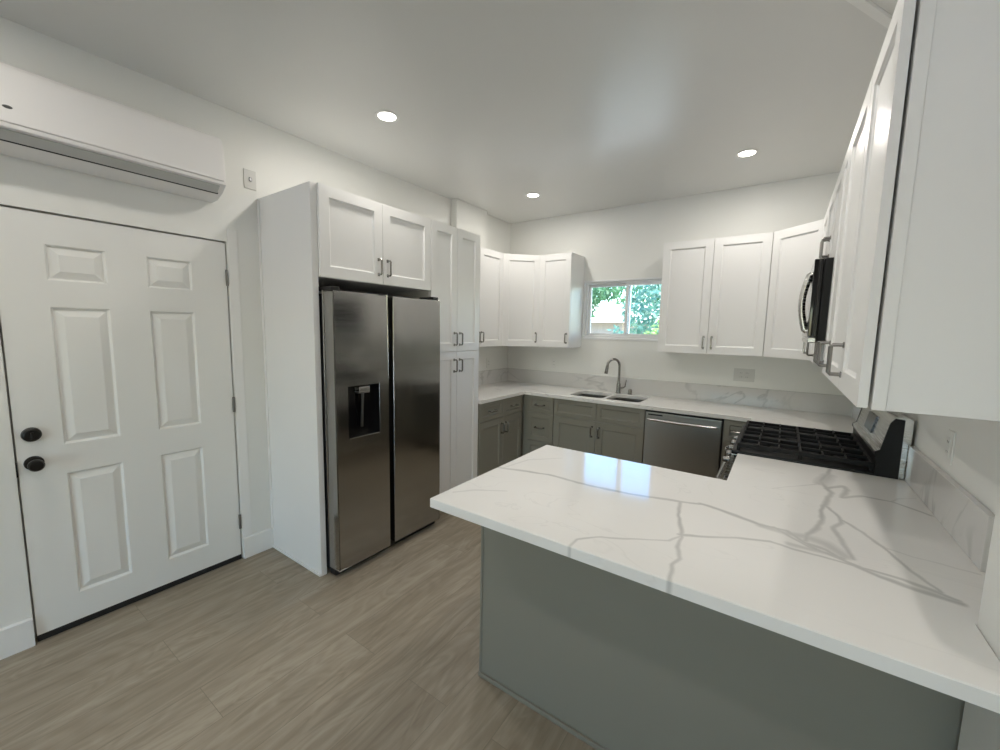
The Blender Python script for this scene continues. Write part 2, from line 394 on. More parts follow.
# ------------------------------------------------------------------ room shell
T = .14
struct('floor', B(-.6, YF-.2, -.1, 6.2, YB+.2, 0), FLOOR)
struct('ceiling', B(-.6, YF-.2, HC, 6.2, YB+.2, HC+.12), CEIL)
DY0, DY1, DZ = -.914, 0.0, 2.055
bm = BM()
box(bm, -T, YF, 0, 0, DY0-.004, HC); box(bm, -T, DY1+.004, 0, 0, YB, HC); box(bm, -T, DY0-.004, DZ, 0, DY1+.004, HC)
struct('wall_left', bm, WALL)
WX0, WX1, WZ0, WZ1 = 1.000, 1.935, 1.482, 2.088
bm = BM()
box(bm, -T, YB, 0, WX0, YB+T, HC); box(bm, WX1, YB, 0, W+T, YB+T, HC); box(bm, WX0, YB, 0, WX1, YB+T, WZ0); box(bm, WX0, YB, WZ1, WX1, YB+T, HC)
struct('wall_back', bm, WALL)
bm = BM(); box(bm, W, YJ, 0, W+T, YB, HC); struct('wall_right', bm, WALL)
struct('wall_peninsula', B(XJ, -2.2, 0, W+T, YJ, HC, .003, 1), WALL)
# wall behind the camera with a wide patio opening, and the far right of the living room
PX0, PX1, PZ1 = 1.15, 2.95, 2.05
bm = BM(); box(bm, -T, YF-T, 0, PX0, YF, HC); box(bm, PX1, YF-T, 0, 6.0, YF, HC); box(bm, PX0, YF-T, PZ1, PX1, YF, HC)
struct('wall_front', bm, WALL)
struct('wall_living', B(6.0, YF-T, 0, 6.0+T, -2.2, HC), WALL)
struct('wall_living_return', B(W+T, -2.2, 0, 6.0+T, -2.2+T, HC), WALL)
# boxed chase standing out above the pantry
struct('wall_chase', B(0, 2.05, UZ1+.06, .075, 2.557, HC), WALL)
# baseboards
def base_bm(y0, y1, x=0, t=.014, h=.142):
    return prism(BM(), [(x, 0), (x+t, 0), (x+t, h-.006), (x+t-.006, h), (x, h)], 'y', y0, y1)
struct('baseboard_left', base_bm(YF, DY0-.006), TRIM)
struct('baseboard_right', base_bm(DY1+.008, .203), TRIM)
struct('trim_1', B(0, DY1+.008, .142, .0035, .064, 2.13, .001, 1), TRIM)      # flat casing at the hinge side

# ------------------------------------------------------------------ entry door
door = bpy.data.objects.new('door_1', None); COL.objects.link(door); door['kind'] = 'structure'
door.location = (0, DY0, 0)
dw = DY1-DY0
cells = []
for x0, x1 in ((.152, .361), (.522, .727)):
    for z0, z1 in ((.145, .775), (.92, 1.585), (1.71, 1.875)): cells.append((x0, z0, x1, z1))
leaf = slab(dw-.008, 2.012, .044, cells, [(.004, .004), (.009, .0125), (.013, .0125), (.044, .0005)])
bmesh.ops.rotate(leaf, verts=leaf.verts[:], cent=(0, 0, 0), matrix=Matrix.Rotation(R90, 3, 'Z'))
dl = obj('door_leaf', move(leaf, (-.006, .004, .032)), DOORM, door, 8)
bm = BM(); box(bm, -T, -.003, 0, -.052, .010, DZ); box(bm, -T, dw-.010, 0, -.052, dw+.003, DZ); box(bm, -T, -.003, DZ-.012, -.052, dw+.003, DZ)
obj('door_jamb', bm, TRIM, door)
obj('weather_strip', B(-.090, .004, .0, -.054, dw-.004, DZ-.010), BLACKP, door)
obj('door_sweep', B(-.050, .004, .002, -.004, dw-.004, .034, .002, 1), RUBBER, door)
for z in (.262, 1.045, 1.835):
    bm = lathe(BM(), [(.0065, -.048), (.0075, -.046), (.0075, .046), (.0065, .048)], (.002, dw-.004, z), 'z', 12)
    box(bm, -.012, dw-.0045, z-.044, .000, dw+.002, z+.044); obj('hinge', bm, HINGE, door)['label'] = 'satin steel hinge'
ky = .054
bm = lathe(BM(), [(.033, -.006), (.033, .002), (.029, .007), (.015, .010), (.013, .034), (.021, .040), (.0275, .050), (.0275, .062), (.022, .071), (.008, .074)], (0, ky, .885), 'x')
obj('door_knob', bm, BRONZE, door)['label'] = 'round dark bronze knob'
bm = lathe(BM(), [(.033, -.006), (.033, .004), (.031, .012), (.024, .018), (.006, .019)], (0, ky+.001, 1.022), 'x')
dbt = obj('deadbolt', bm, BRONZE, door); obj('thumb_turn', B(.019, ky-.004, 1.008, .032, ky+.006, 1.036, .002, 1), BRONZE, dbt)
obj('strike_plate', B(-.012, -.004, .83, .0, .002, .90), BLACKP, door)

# ------------------------------------------------------------------ window over the sink
win = bpy.data.objects.new('window_1', None); COL.objects.link(win); win['kind'] = 'structure'
win.location = (WX0, YB, WZ0)
ww, wh = WX1-WX0, WZ1-WZ0
bm = BM(); fo = .027; fy0, fy1 = .025, .100
box(bm, 0, fy0, 0, fo, fy1, wh, .002, 1); box(bm, ww-fo, fy0, 0, ww, fy1, wh, .002, 1); box(bm, fo, fy0, 0, ww-fo, fy1, fo, .002, 1); box(bm, fo, fy0, wh-fo, ww-fo, fy1, wh, .002, 1)
obj('window_frame', bm, VINYL, win)
bm = BM()   # inner flat return flush with the wall
box(bm, -.014, -.006, -.016, 0.004, .03, wh+.014, .001, 1); box(bm, ww-.004, -.006, -.016, ww+.014, .03, wh+.014, .001, 1); box(bm, .004, -.006, -.018, ww-.004, .03, .004, .001, 1); box(bm, .004, -.006, wh-.004, ww-.004, .03, wh+.014, .001, 1)
obj('window_trim', bm, VINYL, win)
def sash(x0, x1, y0, y1):
    s = BM(); q = .026
    box(s, x0, y0, fo, x0+q, y1, wh-fo, .002, 1); box(s, x1-q, y0, fo, x1, y1, wh-fo, .002, 1); box(s, x0+q, y0, fo, x1-q, y1, fo+q, .002, 1); box(s, x0+q, y0, wh-fo-q, x1-q, y1, wh-fo, .002, 1)
    so = obj('sash', s, VINYL, win)
    obj('pane', B(x0+q, (y0+y1)/2-.002, fo+q, x1-q, (y0+y1)/2+.002, wh-fo-q), GLASS, so)
    return so
sash(fo, ww/2+.02, .062, .090)
s2 = sash(ww/2-.02, ww-fo, .030, .058)
obj('latch', B(ww/2-.012, .018, wh*.40, ww/2+.006, .030, wh*.52, .003, 1), VINYL, s2)
# patio opening behind the camera
win2 = bpy.data.objects.new('window_2', None); COL.objects.link(win2); win2['kind'] = 'structure'
bm = BM()
for x in (PX0, (PX0+PX1)/2-.03, PX1-.06): box(bm, x, YF-.1, 0, x+.06, YF-.04, PZ1, .002, 1)
box(bm, PX0, YF-.1, 0, PX1, YF-.04, .06); box(bm, PX0, YF-.1, PZ1-.06, PX1, YF-.04, PZ1)
obj('window_frame', bm, VINYL, win2)
obj('pane', B(PX0, YF-.072, .06, PX1, YF-.068, PZ1-.06), GLASS, win2)

# ------------------------------------------------------------------ wall air conditioner
ACY0, ACY1 = -1.00, -.060
ac = thing('air_conditioner', 'long glossy white wall mounted air conditioner above the entry door', 'air conditioner', (0, ACY0, 2.264))
AL = ACY1-ACY0
# section (x out from wall, z up), measured at the right end
body = [(0, .0), (.075, .004), (.150, .030), (.192, .062), (.196, .075), (.196, .115), (.188, .26), (.172, .305), (.150, .330), (.0, .345)]
obj('body', prism(BM(), body, 'y', .0, AL, .004), ACW, ac)
fp = [(.197, .082), (.207, .084), (.209, .10), (.204, .200), (.196, .270), (.180, .308), (.176, .305), (.19, .262), (.1965, .115)]
obj('front_panel', prism(BM(), fp, 'y', .012, AL-.012, .002), ACW, ac)
lip = [(.193, .060), (.2045, .064), (.2075, .079), (.197, .079)]
obj('lower_strip', prism(BM(), lip, 'y', .004, AL-.004, .001), ACW, ac)
def acplane(x0, z0, x1, z1, y0, y1, t):
    d = Vector((x1-x0, z1-z0)).normalized(); nx, nz = d.y, -d.x
    return prism(BM(), [(x0, z0), (x1, z1), (x1+nx*t, z1+nz*t), (x0+nx*t, z0+nz*t)], 'y', y0, y1, .0008)
obj('air_flap', acplane(.148, .0275, .189, .0585, .03, AL-.030, .004), ACG, ac)['label'] = 'grey louvre flap'
obj('outlet_slot', acplane(.140, .0225, .148, .0285, .02, AL-.024, .002), BLACKP, ac)
bm = lathe(BM(), [(.014, .0), (.014, .003), (.010, .004)], (.2055, .152, .140), 'x', 24)
for v in bm.verts: v.co.z = .142+(v.co.z-.142)*.45
obj('badge', bm, STEELD, ac)['label'] = 'small oval grey badge'
obj('indicator_window', B(.206, AL-.05, .092, .2085, AL-.045, .115), VINYL, ac)

# small wall switch right of the air conditioner
sw = thing('wall_switch', 'small pale switch plate on the wall beside the air conditioner', 'light switch', (0, .155, 2.462), R90)
obj('plate', B(-.036, -.006, -.058, .036, 0, .058, .002, 2), PLATEG, sw)
bm = B(-.007, -.014, -.012, .007, -.005, .012, .002, 1)
obj('toggle', bm, STEELD, sw)
def outlet(label, loc, rz, gangs=1, m=PLATE):
    o = thing('wall_outlet', label, 'outlet', loc, rz)
    wv = .036*gangs+(.010 if gangs > 1 else 0)
    obj('plate', B(-wv, -.006, -.058, wv, 0, .058, .002, 2), m, o)
    for g in range(gangs):
        cx = 0 if gangs == 1 else (-.023+.046*g)
        bm = B(cx-.0165, -.0085, -.034, cx+.0165, -.0055, .034, .0015, 1); rec = obj('receptacle', bm, m, o)
        for zz in (-.018, .018):
            for xx in (-.0065, .0065): obj('slot', B(cx+xx-.001, -.0092, zz-.004, cx+xx+.001, -.0083, zz+.004), BLACKP, rec)
    return o

# ------------------------------------------------------------------ fridge surround and tall units on the left wall
P0, P1 = .198, .2365
fpn = thing('fridge_side_panel', 'tall white end panel standing between the entry door and the fridge', 'cabinet panel', (0, P0, 0))
obj('panel', B(0, 0, 0, .600, P1-P0-.001, UZ1-.002, .0015, 1), CABW, fpn)
obj('scribe_strip', B(0, -.006, .142, .022, .0, UZ1-.004, .001, 1), CABW, fpn)
obj('shoe_strip', B(.016, -.010, 0, .598, .0, .018, .003, 2), TRIM, fpn)
XF = .60   # front of tall carcasses; doors stand to .62
def unit_left(name, label, cat, y0, group=None, x=XF, z=0): return thing(name, label, cat, (x, y0, 0), R90, group)
c = unit_left('wall_cabinet', 'white two door cabinet spanning the top of the fridge', 'cabinet', P1)
cw = 1.136-P1
carcass(c, cw, XF, 1.836, UZ1, CABW)
front(c, 'door', 0, 1.836, cw/2, UZ1-1.836, cw/2-.037, 1.945)
front(c, 'door', cw/2, 1.836, cw/2, UZ1-1.836, cw/2+.037, 1.945)
c = unit_left('pantry_cabinet', 'tall narrow white pantry cupboard with four doors right of the fridge', 'cabinet', 1.1365)
cw = PE-.0025-1.1365
carcass(c, cw, XF-.004, 0, UZ1, CABW, toe=.10)
for i in (0, 1):
    hx = cw/2-.034 if i == 0 else cw/2+.034
    front(c, 'door', i*cw/2, 1.366, cw/2, UZ1-1.366, hx, 1.468)
    front(c, 'door', i*cw/2, .105, cw/2, 1.366-.105, hx, 1.248)

# refrigerator
fr = thing('refrigerator', 'stainless side by side refrigerator with a water dispenser in the left door', 'refrigerator', (.615, .246, 0), R90)
fw = 1.1335-.246
obj('case', B(0, 0, .03, fw, .58, 1.742, .004, 1), BLACKP, fr)
obj('toe_grille', B(.004, -.055, .004, fw-.004, .002, .050, .003, 1), BLACKP, fr)
def fdoor(x0, x1, hole=None):
    yf, yb = -.106, -.006
    if not hole: bm = B(x0, yf, .055, x1, yb, 1.757, .007, 3)
    else:
        bm = slab(x1-x0, 1.702, yb-yf, [(hole[0]-x0, hole[1]-.055, hole[2]-x0, hole[3]-.055)], [(.002, .003), (.003, .062)])
        move(bm, (x0, yf, .055))
        es = [e for e in bm.edges if e.is_manifold and e.calc_face_angle(0) > 1.2 and all(v.co.x < x0+1e-4 or v.co.x > x1-1e-4 or v.co.z < .0551 or v.co.z > 1.7569 for v in e.verts)]
        bmesh.ops.bevel(bm, geom=es, offset=.006, segments=2, affect='EDGES')
    return obj('door', bm, STEEL, fr)
ld = fdoor(.0, .386, (.085, .862, .318, 1.192)); rd = fdoor(.436, fw)
obj('handle_channel', B(.386, -.052, .058, .436, -.004, 1.752), BLACKP, fr)
bm = BM()   # dispenser niche lining
nx0, nx1, nz0, nz1 = .089, .314, .866, 1.188
box(bm, nx0, -.046, nz0, nx1, -.043, nz1); box(bm, nx0, -.104, nz0, nx0+.003, -.044, nz1); box(bm, nx1-.003, -.104, nz0, nx1, -.044, nz1); box(bm, nx0, -.104, nz1-.003, nx1, -.044, nz1)
obj('dispenser_niche', bm, BLACKG, ld)
bm = B(nx0, -.110, nz0-.008, nx1, -.044, nz0+.006, .002, 1); obj('drip_tray', bm, NICK, ld)
bm = B(.168, -.098, 1.140, .250, -.052, 1.182, .004, 2); obj('dispenser_head', bm, STEELB, ld)
bm = sweep(BM(), [(.209, -.078, 1.145), (.209, -.074, 1.06), (.209, -.064, .92)], .009, 8); obj('dispenser_lever', bm, STEELD, ld)
for x in (.030, fw-.030): obj('hinge_cover', B(x-.028, -.085, 1.7575, x+.028, .06, 1.782, .004, 2), BLACKP, fr)

# ------------------------------------------------------------------ wall cabinets, left and back
def upper(name, label, loc, rz, w_, doors, d=.31, z0=UZ0, z1=UZ1, gap=.002):
    """doors: (x0, x1, handle_x or None)"""
    o = thing(name, label, 'cabinet', loc, rz)
    carcass(o, w_, d-.002, z0, z1, CABW, y0=gap)
    for x0, x1, hx in doors: front(o, 'door', x0, z0, x1-x0, z1-z0, hx, z0+.100)
    return o
uw = 2.528-PE+.001
upper('wall_cabinet', 'white two door wall cabinet on the left wall beside the pantry, partly hidden', (.31, PE-.001, 0), R90, uw, [(0, 2.115-PE, 2.085-PE), (2.115-PE, uw, 2.145-PE)])
def diag_cabinet(label, mirror):
    """corner wall cabinet with a door across the corner; built for the left corner, mirrored for the right"""
    d1, sx = .606, .31
    o = thing('corner_wall_cabinet', label, 'cabinet', (0, YB, 0) if not mirror else (W, YB, 0))
    s = -1 if mirror else 1
    if mirror: d1 = .636
    e1 = .606
    pts = [(0.002*s, -.002), (d1*s, -.002), (d1*s, -sx), (sx*s, -e1), (.002*s, -e1)]
    obj('body', prism(BM(), pts if s == 1 else pts[::-1], 'z', UZ0, UZ1), CABW, o)
    a, b_ = Vector((sx*s, -e1)), Vector((d1*s, -sx))
    if mirror: a, b_ = b_, a
    L_ = (b_-a).length; ang = math.atan2((b_-a).y, (b_-a).x)
    bm = move(shaker(L_-.012, UZ1-UZ0-2*GAP), (.006, -.021, UZ0+GAP))
    rot = Matrix.Translation((a.x, a.y, 0)) @ Matrix.Rotation(ang, 4, 'Z')
    bm.transform(rot); dd = obj('door', bm, CABW, o, 15)
    hb = move(pull(), (L_-(.062 if mirror else .040), -.021, UZ0+.10)); hb.transform(rot)
    obj('handle', hb, NICK, dd)['label'] = 'brushed nickel bar handle'
    return o
diag_cabinet('white angled corner wall cabinet left of the sink window', False)
upper('wall_cabinet', 'narrow white single door wall cabinet just left of the window', (.608, YB-.31, 0), 0, .376, [(0, .376, .376-.030)])
uw = 2.714-1.886
upper('wall_cabinet', 'white two door wall cabinet just right of the window', (1.886, YB-.31, 0), 0, uw, [(0, uw/2, uw/2-.032), (uw/2, uw, uw/2+.032)])
diag_cabinet('white angled corner wall cabinet between the window wall and the microwave', True)

# right wall uppers (local x runs towards the camera)
XR = W-.332
def upper_r(label, ya, yb, doors, z0=UZ0): return upper('wall_cabinet', label, (XR, yb, 0), -R90, yb-ya, doors, d=.33, z0=z0, gap=.0065)
RY0, RY1 = 1.352, 2.114
upper_r('white single door wall cabinet beyond the microwave, next to the far right corner', RY1+.001, 2.527, [(0, 2.527-RY1-.001, 2.527-RY1-.036)])
mw_z1 = 1.92
upper_r('short white two door cabinet above the microwave', RY0+.001, RY1-.001, [(0, .38, .345), (.38, .76, .415)], z0=mw_z1+.004)
upper_r('narrow white wall cabinet next to the microwave on the near side', 1.103, RY0-.001, [(0, .248, .040)])
upper_r('white wall cabinet second from the near end of the right wall', .622, 1.101, [(0, .479, .040)])
lc = upper_r('nearest white wall cabinet above the peninsula, its broad side panel facing the room', .185, .620, [(0, .435, .040)])
bm = BM()   # applied shaker end frame
sd = .33
for (x0, z0, x1, z1) in ((0.0065, UZ0, .032, UZ1),): box(bm, .4352, x0, z0, .443, x1, z1, .001, 1)
obj('end_stile', bm, CABW, lc)

# ------------------------------------------------------------------ base cabinets
BT = CT-CTH-.001      # top of base carcasses
TOE = .10
dz0 = .700
lb = thing('base_cabinet', 'grey two drawer two door base cabinet on the left beside the pantry', 'cabinet', (.61, PE, 0), R90)
lw = 2.526-PE; half = 2.136-PE
carcass(lb, lw, .608, 0, BT, CABG, toe=TOE)
for i, (x0, x1) in enumerate(((0, half), (half, 2.490-PE))):
    front(lb, 'drawer', x0, dz0, x1-x0, BT-dz0, (x0+x1)/2, (dz0+BT)/2, True, m=CABG, rail=.040)
    front(lb, 'door', x0, TOE, x1-x0, dz0-TOE, half-.035 if i == 0 else half+.035, .590, m=CABG)
YF_B = YB-.61
def base(label, x0, x1, name='base_cabinet'):
    o = thing(name, label, 'cabinet', (x0, YF_B, 0)); carcass(o, x1-x0, .608, 0, BT, CABG, toe=TOE); return o
db = base('grey three drawer base cabinet in the back left corner', .6125, .988)
for z0, z1, rr in ((.700, BT, .036), (.400, .700, .050), (TOE, .400, .050)):
    front(db, 'drawer', .0675, z0, .305, z1-z0, .22, (z0+z1)/2, True, m=CABG, rail=rr)
sb = thing('base_cabinet', 'grey sink base cabinet with two doors under the sink', 'cabinet', (.990, YF_B, 0))
sw_ = 1.888-.990
bm = BM(); box(bm, 0, .002, TOE, .018, .606, BT); box(bm, sw_-.018, .002, TOE, sw_, .606, BT); box(bm, .018, .002, TOE, sw_-.018, .606, TOE+.018); box(bm, .018, .594, TOE, sw_-.018, .606, BT); box(bm, .018, .002, BT-.16, sw_-.018, .020, BT)
box(bm, sw_/2-.02, .002, TOE, sw_/2+.02, .020, BT)
obj('body', bm, CABG, sb); obj('toe_kick', B(0, .075, 0, sw_, .60, TOE), TOEK, sb)
sh = (1.888-.990)/2
for i in (0, 1):
    front(sb, 'false_drawer_front', i*sh, dz0, sh, BT-dz0, m=CABG, rail=.040)
    front(sb, 'door', i*sh, TOE, sh, dz0-TOE, sh-.035 if i == 0 else sh+.035, .597, m=CABG)
cb = base('slim grey base cabinet between the dishwasher and the range corner', 2.502, 2.705)
front(cb, 'drawer', .004, dz0, .19, BT-dz0, .098, (dz0+BT)/2, True, m=CABG, rail=.040, hl=.09)
front(cb, 'door', .004, TOE, .19, dz0-TOE, .035, .6, m=CABG, rail=.045)
# right wall, beyond and before the range
XB = W-.61
o = thing('base_cabinet', 'grey corner base cabinet beyond the range', 'cabinet', (XB, YF_B-.001, 0), -R90)
carcass(o, YF_B-.001-RY1-.002, .608, 0, BT, CABG, toe=TOE); front(o, 'door', 0, TOE, YF_B-.003-RY1, BT-TOE, .04, .7, m=CABG)
o = thing('base_cabinet', 'grey base cabinet between the range and the peninsula', 'cabinet', (XB, RY0-.002, 0), -R90)
cw = RY0-.002-.830
carcass(o, cw, .608, 0, BT, CABG, toe=TOE); front(o, 'drawer', 0, dz0, cw, BT-dz0, cw/2, (dz0+BT)/2, True, m=CABG, rail=.04); front(o, 'door', 0, TOE, cw, dz0-TOE, .04, .59, m=CABG)

# peninsula base: back panel faces the camera, doors face the kitchen
PB0, PB1, PY0, PY1 = 1.846, XJ-.002, .206, .826
pe = thing('peninsula_cabinet', 'long grey peninsula base with a plain flat back panel facing the room', 'cabinet', (PB1, PY1-.002, 0), PI)
pw = PB1-PB0
carcass(pe, pw, PY1-PY0-.018, 0, BT, CABG, toe=TOE)
for i in range(3):
    a = i*.30
    front(pe, 'door', .52+a, TOE, .30, BT-TOE, .52+a+.26, .72, m=CABG)
obj('back_panel', B(-(W-.003-PB1), PY1-PY0-.016, 0, pw, PY1-PY0-.002, BT, .001, 1), CABG, pe)
obj('corner_trim', B(pw-.001, PY1-PY0-.020, 0, pw+.010, PY1-PY0+.003, BT, .001, 1), CABG, pe)
obj('shoe_moulding', B(.0, PY1-PY0-.002, 0, pw+.010, PY1-PY0+.010, .020, .004, 2), CABG, pe)

# ------------------------------------------------------------------ worktops
def rrect(x0, y0, x1, y1, r, n=6):
    out = []
    for cx, cy, a0 in ((x1-r, y1-r, 0), (x0+r, y1-r, 90), (x0+r, y0+r, 180), (x1-r, y0+r, 270)):
        for k in range(n+1):
            a = math.radians(a0+90*k/n); out.append((cx+r*math.cos(a), cy+r*math.sin(a)))
    return out
def slab_poly(outer, holes, z0, z1, bev=.003):
    t = bmesh.new(); es = []
    for loop in [outer]+holes:
        vs = [t.verts.new((x, y, z1)) for x, y in loop]
        es += [t.edges.new((a, b_)) for a, b_ in zip(vs, vs[1:]+vs[:1])]
    bmesh.ops.triangle_fill(t, edges=es, use_beauty=True)
    if holes: bmesh.ops.dissolve_limit(t, angle_limit=.01, verts=t.verts[:], edges=t.edges[:])
    else: bmesh.ops.dissolve_limit(t, angle_limit=.01, verts=t.verts[:], edges=t.edges[:])
    fs = t.faces[:]
    r = bmesh.ops.extrude_face_region(t, geom=fs)
    for v in r['geom']:
        if isinstance(v, bmesh.types.BMVert): v.co.z = z0
    bmesh.ops.recalc_face_normals(t, faces=t.faces[:])
    bmesh.ops.bevel(t, geom=[e for e in t.edges if e.is_manifold and e.calc_face_angle(0) > .8], offset=bev, segments=2, affect='EDGES', profile=.5)
    return t
from mathutils import noise as mnoise
def vein_value(x, y):
    p = Vector((x*9, y*9, 0))
    x += .006*mnoise.noise(p)+.003*mnoise.noise(p*3.1); y += .006*mnoise.noise(p+Vector((5.2, 1.3, 7)))+.003*mnoise.noise(p*3.1+Vector((3, 8, 1)))
    best = 0.0; q_ = Vector((x*5+3, y*5+1, 2)); wv = .78+.55*mnoise.noise(q_)+.25*mnoise.noise(q_*4); tv = .85+.3*mnoise.noise(q_*1.7+Vector((9, 4, 1)))
    for hw, pts, bb in VB:
        if not (bb[0] < x < bb[2] and bb[1] < y < bb[3]): continue
        m_ = 9.0
        for p0, p1 in zip(pts, pts[1:]):
            dx, dy = p1[0]-p0[0], p1[1]-p0[1]
            t = max(0, min(1, ((x-p0[0])*dx+(y-p0[1])*dy)/(dx*dx+dy*dy)))
            m_ = min(m_, (x-p0[0]-t*dx)**2+(y-p0[1]-t*dy)**2)
        k = max(0.0, min(1.0, 1.3*(1-math.sqrt(m_)*1000/(max(hw, 2.6)*3.2*wv))))
        best = max(best, (k**.8)*(.5 if hw < 2 else (.8 if hw < 2.5 else (1.0 if hw < 8 else .8))))
    return best*max(.3, min(1, tv))
VB = [(hw, pts, (min(p[0] for p in pts)-.04, min(p[1] for p in pts)-.04, max(p[0] for p in pts)+.04, max(p[1] for p in pts)+.04)) for hw, pts in VEINS]
def vein_slab(name, rects, z0, z1, m, parent, step=.004):
    t = bmesh.new(); V = {}
    bx = sorted({r[0] for r in rects}|{r[2] for r in rects}); by = sorted({r[1] for r in rects}|{r[3] for r in rects})
    def fine(br):
        out = [br[0]]
        for a, b_ in zip(br, br[1:]):
            n = max(1, round((b_-a)/step)); out += [a+(b_-a)*k/n for k in range(1, n+1)]
        return out
    xs, ys = fine(bx), fine(by)
    def v(i, j):
        if (i, j) not in V: V[i, j] = t.verts.new((xs[i], ys[j], z1))
        return V[i, j]
    for i in range(len(xs)-1):
        for j in range(len(ys)-1):
            mx, my = (xs[i]+xs[i+1])/2, (ys[j]+ys[j+1])/2
            if any(r[0] < mx < r[2] and r[1] < my < r[3] for r in rects): t.faces.new((v(i, j), v(i+1, j), v(i+1, j+1), v(i, j+1)))
    # side: eased edge, apron and underside, following the outline
    be = [e for e in t.edges if e.is_boundary]
    r = bmesh.ops.extrude_edge_only(t, edges=be); vs = [q for q in r['geom'] if isinstance(q, bmesh.types.BMVert)]
    for q in vs: q.co.z = z1-.0025
    inner = {q: 1 for q in vs}
    for e in be:
        for q in e.verts: q.tag = True
    r2 = bmesh.ops.extrude_edge_only(t, edges=[q for q in r['geom'] if isinstance(q, bmesh.types.BMEdge)]); vs2 = [q for q in r2['geom'] if isinstance(q, bmesh.types.BMVert)]
    for q in vs2: q.co.z = z0
    bmesh.ops.triangle_fill(t, edges=[q for q in r2['geom'] if isinstance(q, bmesh.types.BMEdge)], use_beauty=True)
    # ease the top arris: pull the top outline in by 2.5 mm
    cx = lambda q: q.co
    for q in t.verts:
        if q.tag:
            nx = ny = 0
            for (sx, sy) in ((1, 0), (-1, 0), (0, 1), (0, -1), (1, 1), (-1, 1), (1, -1), (-1, -1)):
                px, py = q.co.x+sx*.002, q.co.y+sy*.002
                if not any(r_[0]-1e-6 <= px <= r_[2]+1e-6 and r_[1]-1e-6 <= py <= r_[3]+1e-6 for r_ in rects): nx -= sx; ny -= sy
            q.co.x += .0022*(nx > 0)-.0022*(nx < 0); q.co.y += .0022*(ny > 0)-.0022*(ny < 0)
    o = obj(name, t, m, parent, 25)
    at = o.data.attributes.new('vein', 'FLOAT', 'POINT')
    at.data.foreach_set('value', [vein_value(q.co.x, q.co.y) for q in o.data.vertices])
    return o
CY = 2.490
SX0, SX1, SY0, SY1, XM = 1.105, 1.805, 2.600, 2.985, 1.462
ct = thing('countertop', 'white quartz worktop with the sink, running along the left and window walls', 'countertop', (0, 0, 0))
g = .001
outer = [(g, PE), (.648, PE), (.648, CY), (2.690, CY), (2.690, RY1+.003), (W-g, RY1+.003), (W-g, YB-g), (g, YB-g)]
obj('slab', slab_poly(outer, [rrect(SX0, SY0, XM-.016, SY1, .05), rrect(XM+.016, SY0, SX1, SY1, .05)], CT-CTH, CT), QUARTZ_B, ct)
SPZ = 1.073
bm = BM(); box(bm, g, YB-.021, CT, W-g, YB-g, SPZ, .0015, 1); obj('backsplash', bm, QUARTZ_S, ct)
obj('backsplash', B(g, PE, CT, .021, YB-.022, SPZ, .0015, 1), QUARTZ_S, ct)
obj('backsplash', B(W-.021, RY1+.003, CT, W-g, YB-.022, SPZ, .0015, 1), QUARTZ_S, ct)
cp_ = thing('countertop', 'white veined quartz peninsula worktop in the foreground', 'countertop', (0, 0, 0))
outer = [(1.800, -.072), (XJ-g, -.072), (XJ-g, YJ+.001), (W-g, YJ+.001), (W-g, RY0-.003), (2.690, RY0-.003), (2.690, .848), (1.800, .848)]
vein_slab('slab', [(1.800, -.072, XJ-g, YJ+.001), (1.800, YJ+.001, XJ-g, .848), (XJ-g, YJ+.001, W-g, .848), (2.690, .848, W-g, RY0-.003)], CT-CTH, CT, QUARTZ_P, cp_)
obj('backsplash', B(W-.021, .490, CT, W-g, RY0-.003, SPZ, .0015, 1), QUARTZ_S, cp_)

# ------------------------------------------------------------------ sink, tap, air gap
sk_ = thing('kitchen_sink', 'double bowl stainless undermount sink below the window', 'sink', (0, 0, CT-CTH))
def bowl(x0, x1):
    bm = BM(); d = .19
    prof = [(0, -.001, .045), (.004, -.03, .045), (.010, -d+.03, .05), (.030, -d, .06)]
    rings = []
    for i, z, r in prof:
        rings.append([bm.verts.new((x, y, z)) for x, y in rrect(x0+i, SY0-.006+i, x1-i, SY1+.006-i, r)])
    n = len(rings[0])
    for A, Bq in zip(rings, rings[1:]):
        for k in range(n): bm.faces.new((A[k], A[(k+1) % n], Bq[(k+1) % n], Bq[k]))
    bm.faces.new(rings[-1])
    bmesh.ops.solidify(bm, geom=bm.faces[:], thickness=.0015)
    o = obj('bowl', bm, SINKM, sk_)
    cx, cy = (x0+x1)/2, (SY0+SY1)/2+.03
    obj('drain', lathe(BM(), [(.055, -d+.001), (.055, -d+.004), (.040, -d+.003), (.036, -d+.0015)], (cx, cy, 0)), STEELD, o)
bowl(SX0-.006, XM-.010); bowl(XM+.010, SX1+.006)
fa = thing('faucet', 'brushed nickel gooseneck faucet behind the sink', 'faucet', (1.462, 3.045, CT+.0005))
obj('base', lathe(BM(), [(.028, 0), (.028, .006), (.022, .012), (.020, .09), (.018, .10), (.014, .105)]), NICK, fa)
pts = [(0, 0, .10), (0, 0, .22), (0, 0, .285)]
Rr = .072
for k in range(1, 12):
    a = PI*k/12*1.08; pts.append((-.62*(Rr-Rr*math.cos(a)), -.78*(Rr-Rr*math.cos(a)), .285+Rr*math.sin(a)))
obj('spout', sweep(BM(), pts, .0125, 14), NICK, fa)
e = Vector(pts[-1]); d = (e-Vector(pts[-2])).normalized()
obj('spray_head', sweep(BM(), [e-d*.004, e+d*.02, e+d*.075, e+d*.082], .0145, 14, .019), NICK, fa)
hd = obj('lever_handle', sweep(BM(), [(.012, 0, .055), (.045, -.004, .060), (.070, -.008, .075), (.080, -.010, .135), (.082, -.012, .150)], .0095, 10, .006), NICK, fa)
ag = thing('air_gap', 'small brushed nickel cap on the worktop right of the faucet', 'air gap', (1.585, 3.045, CT+.0005))
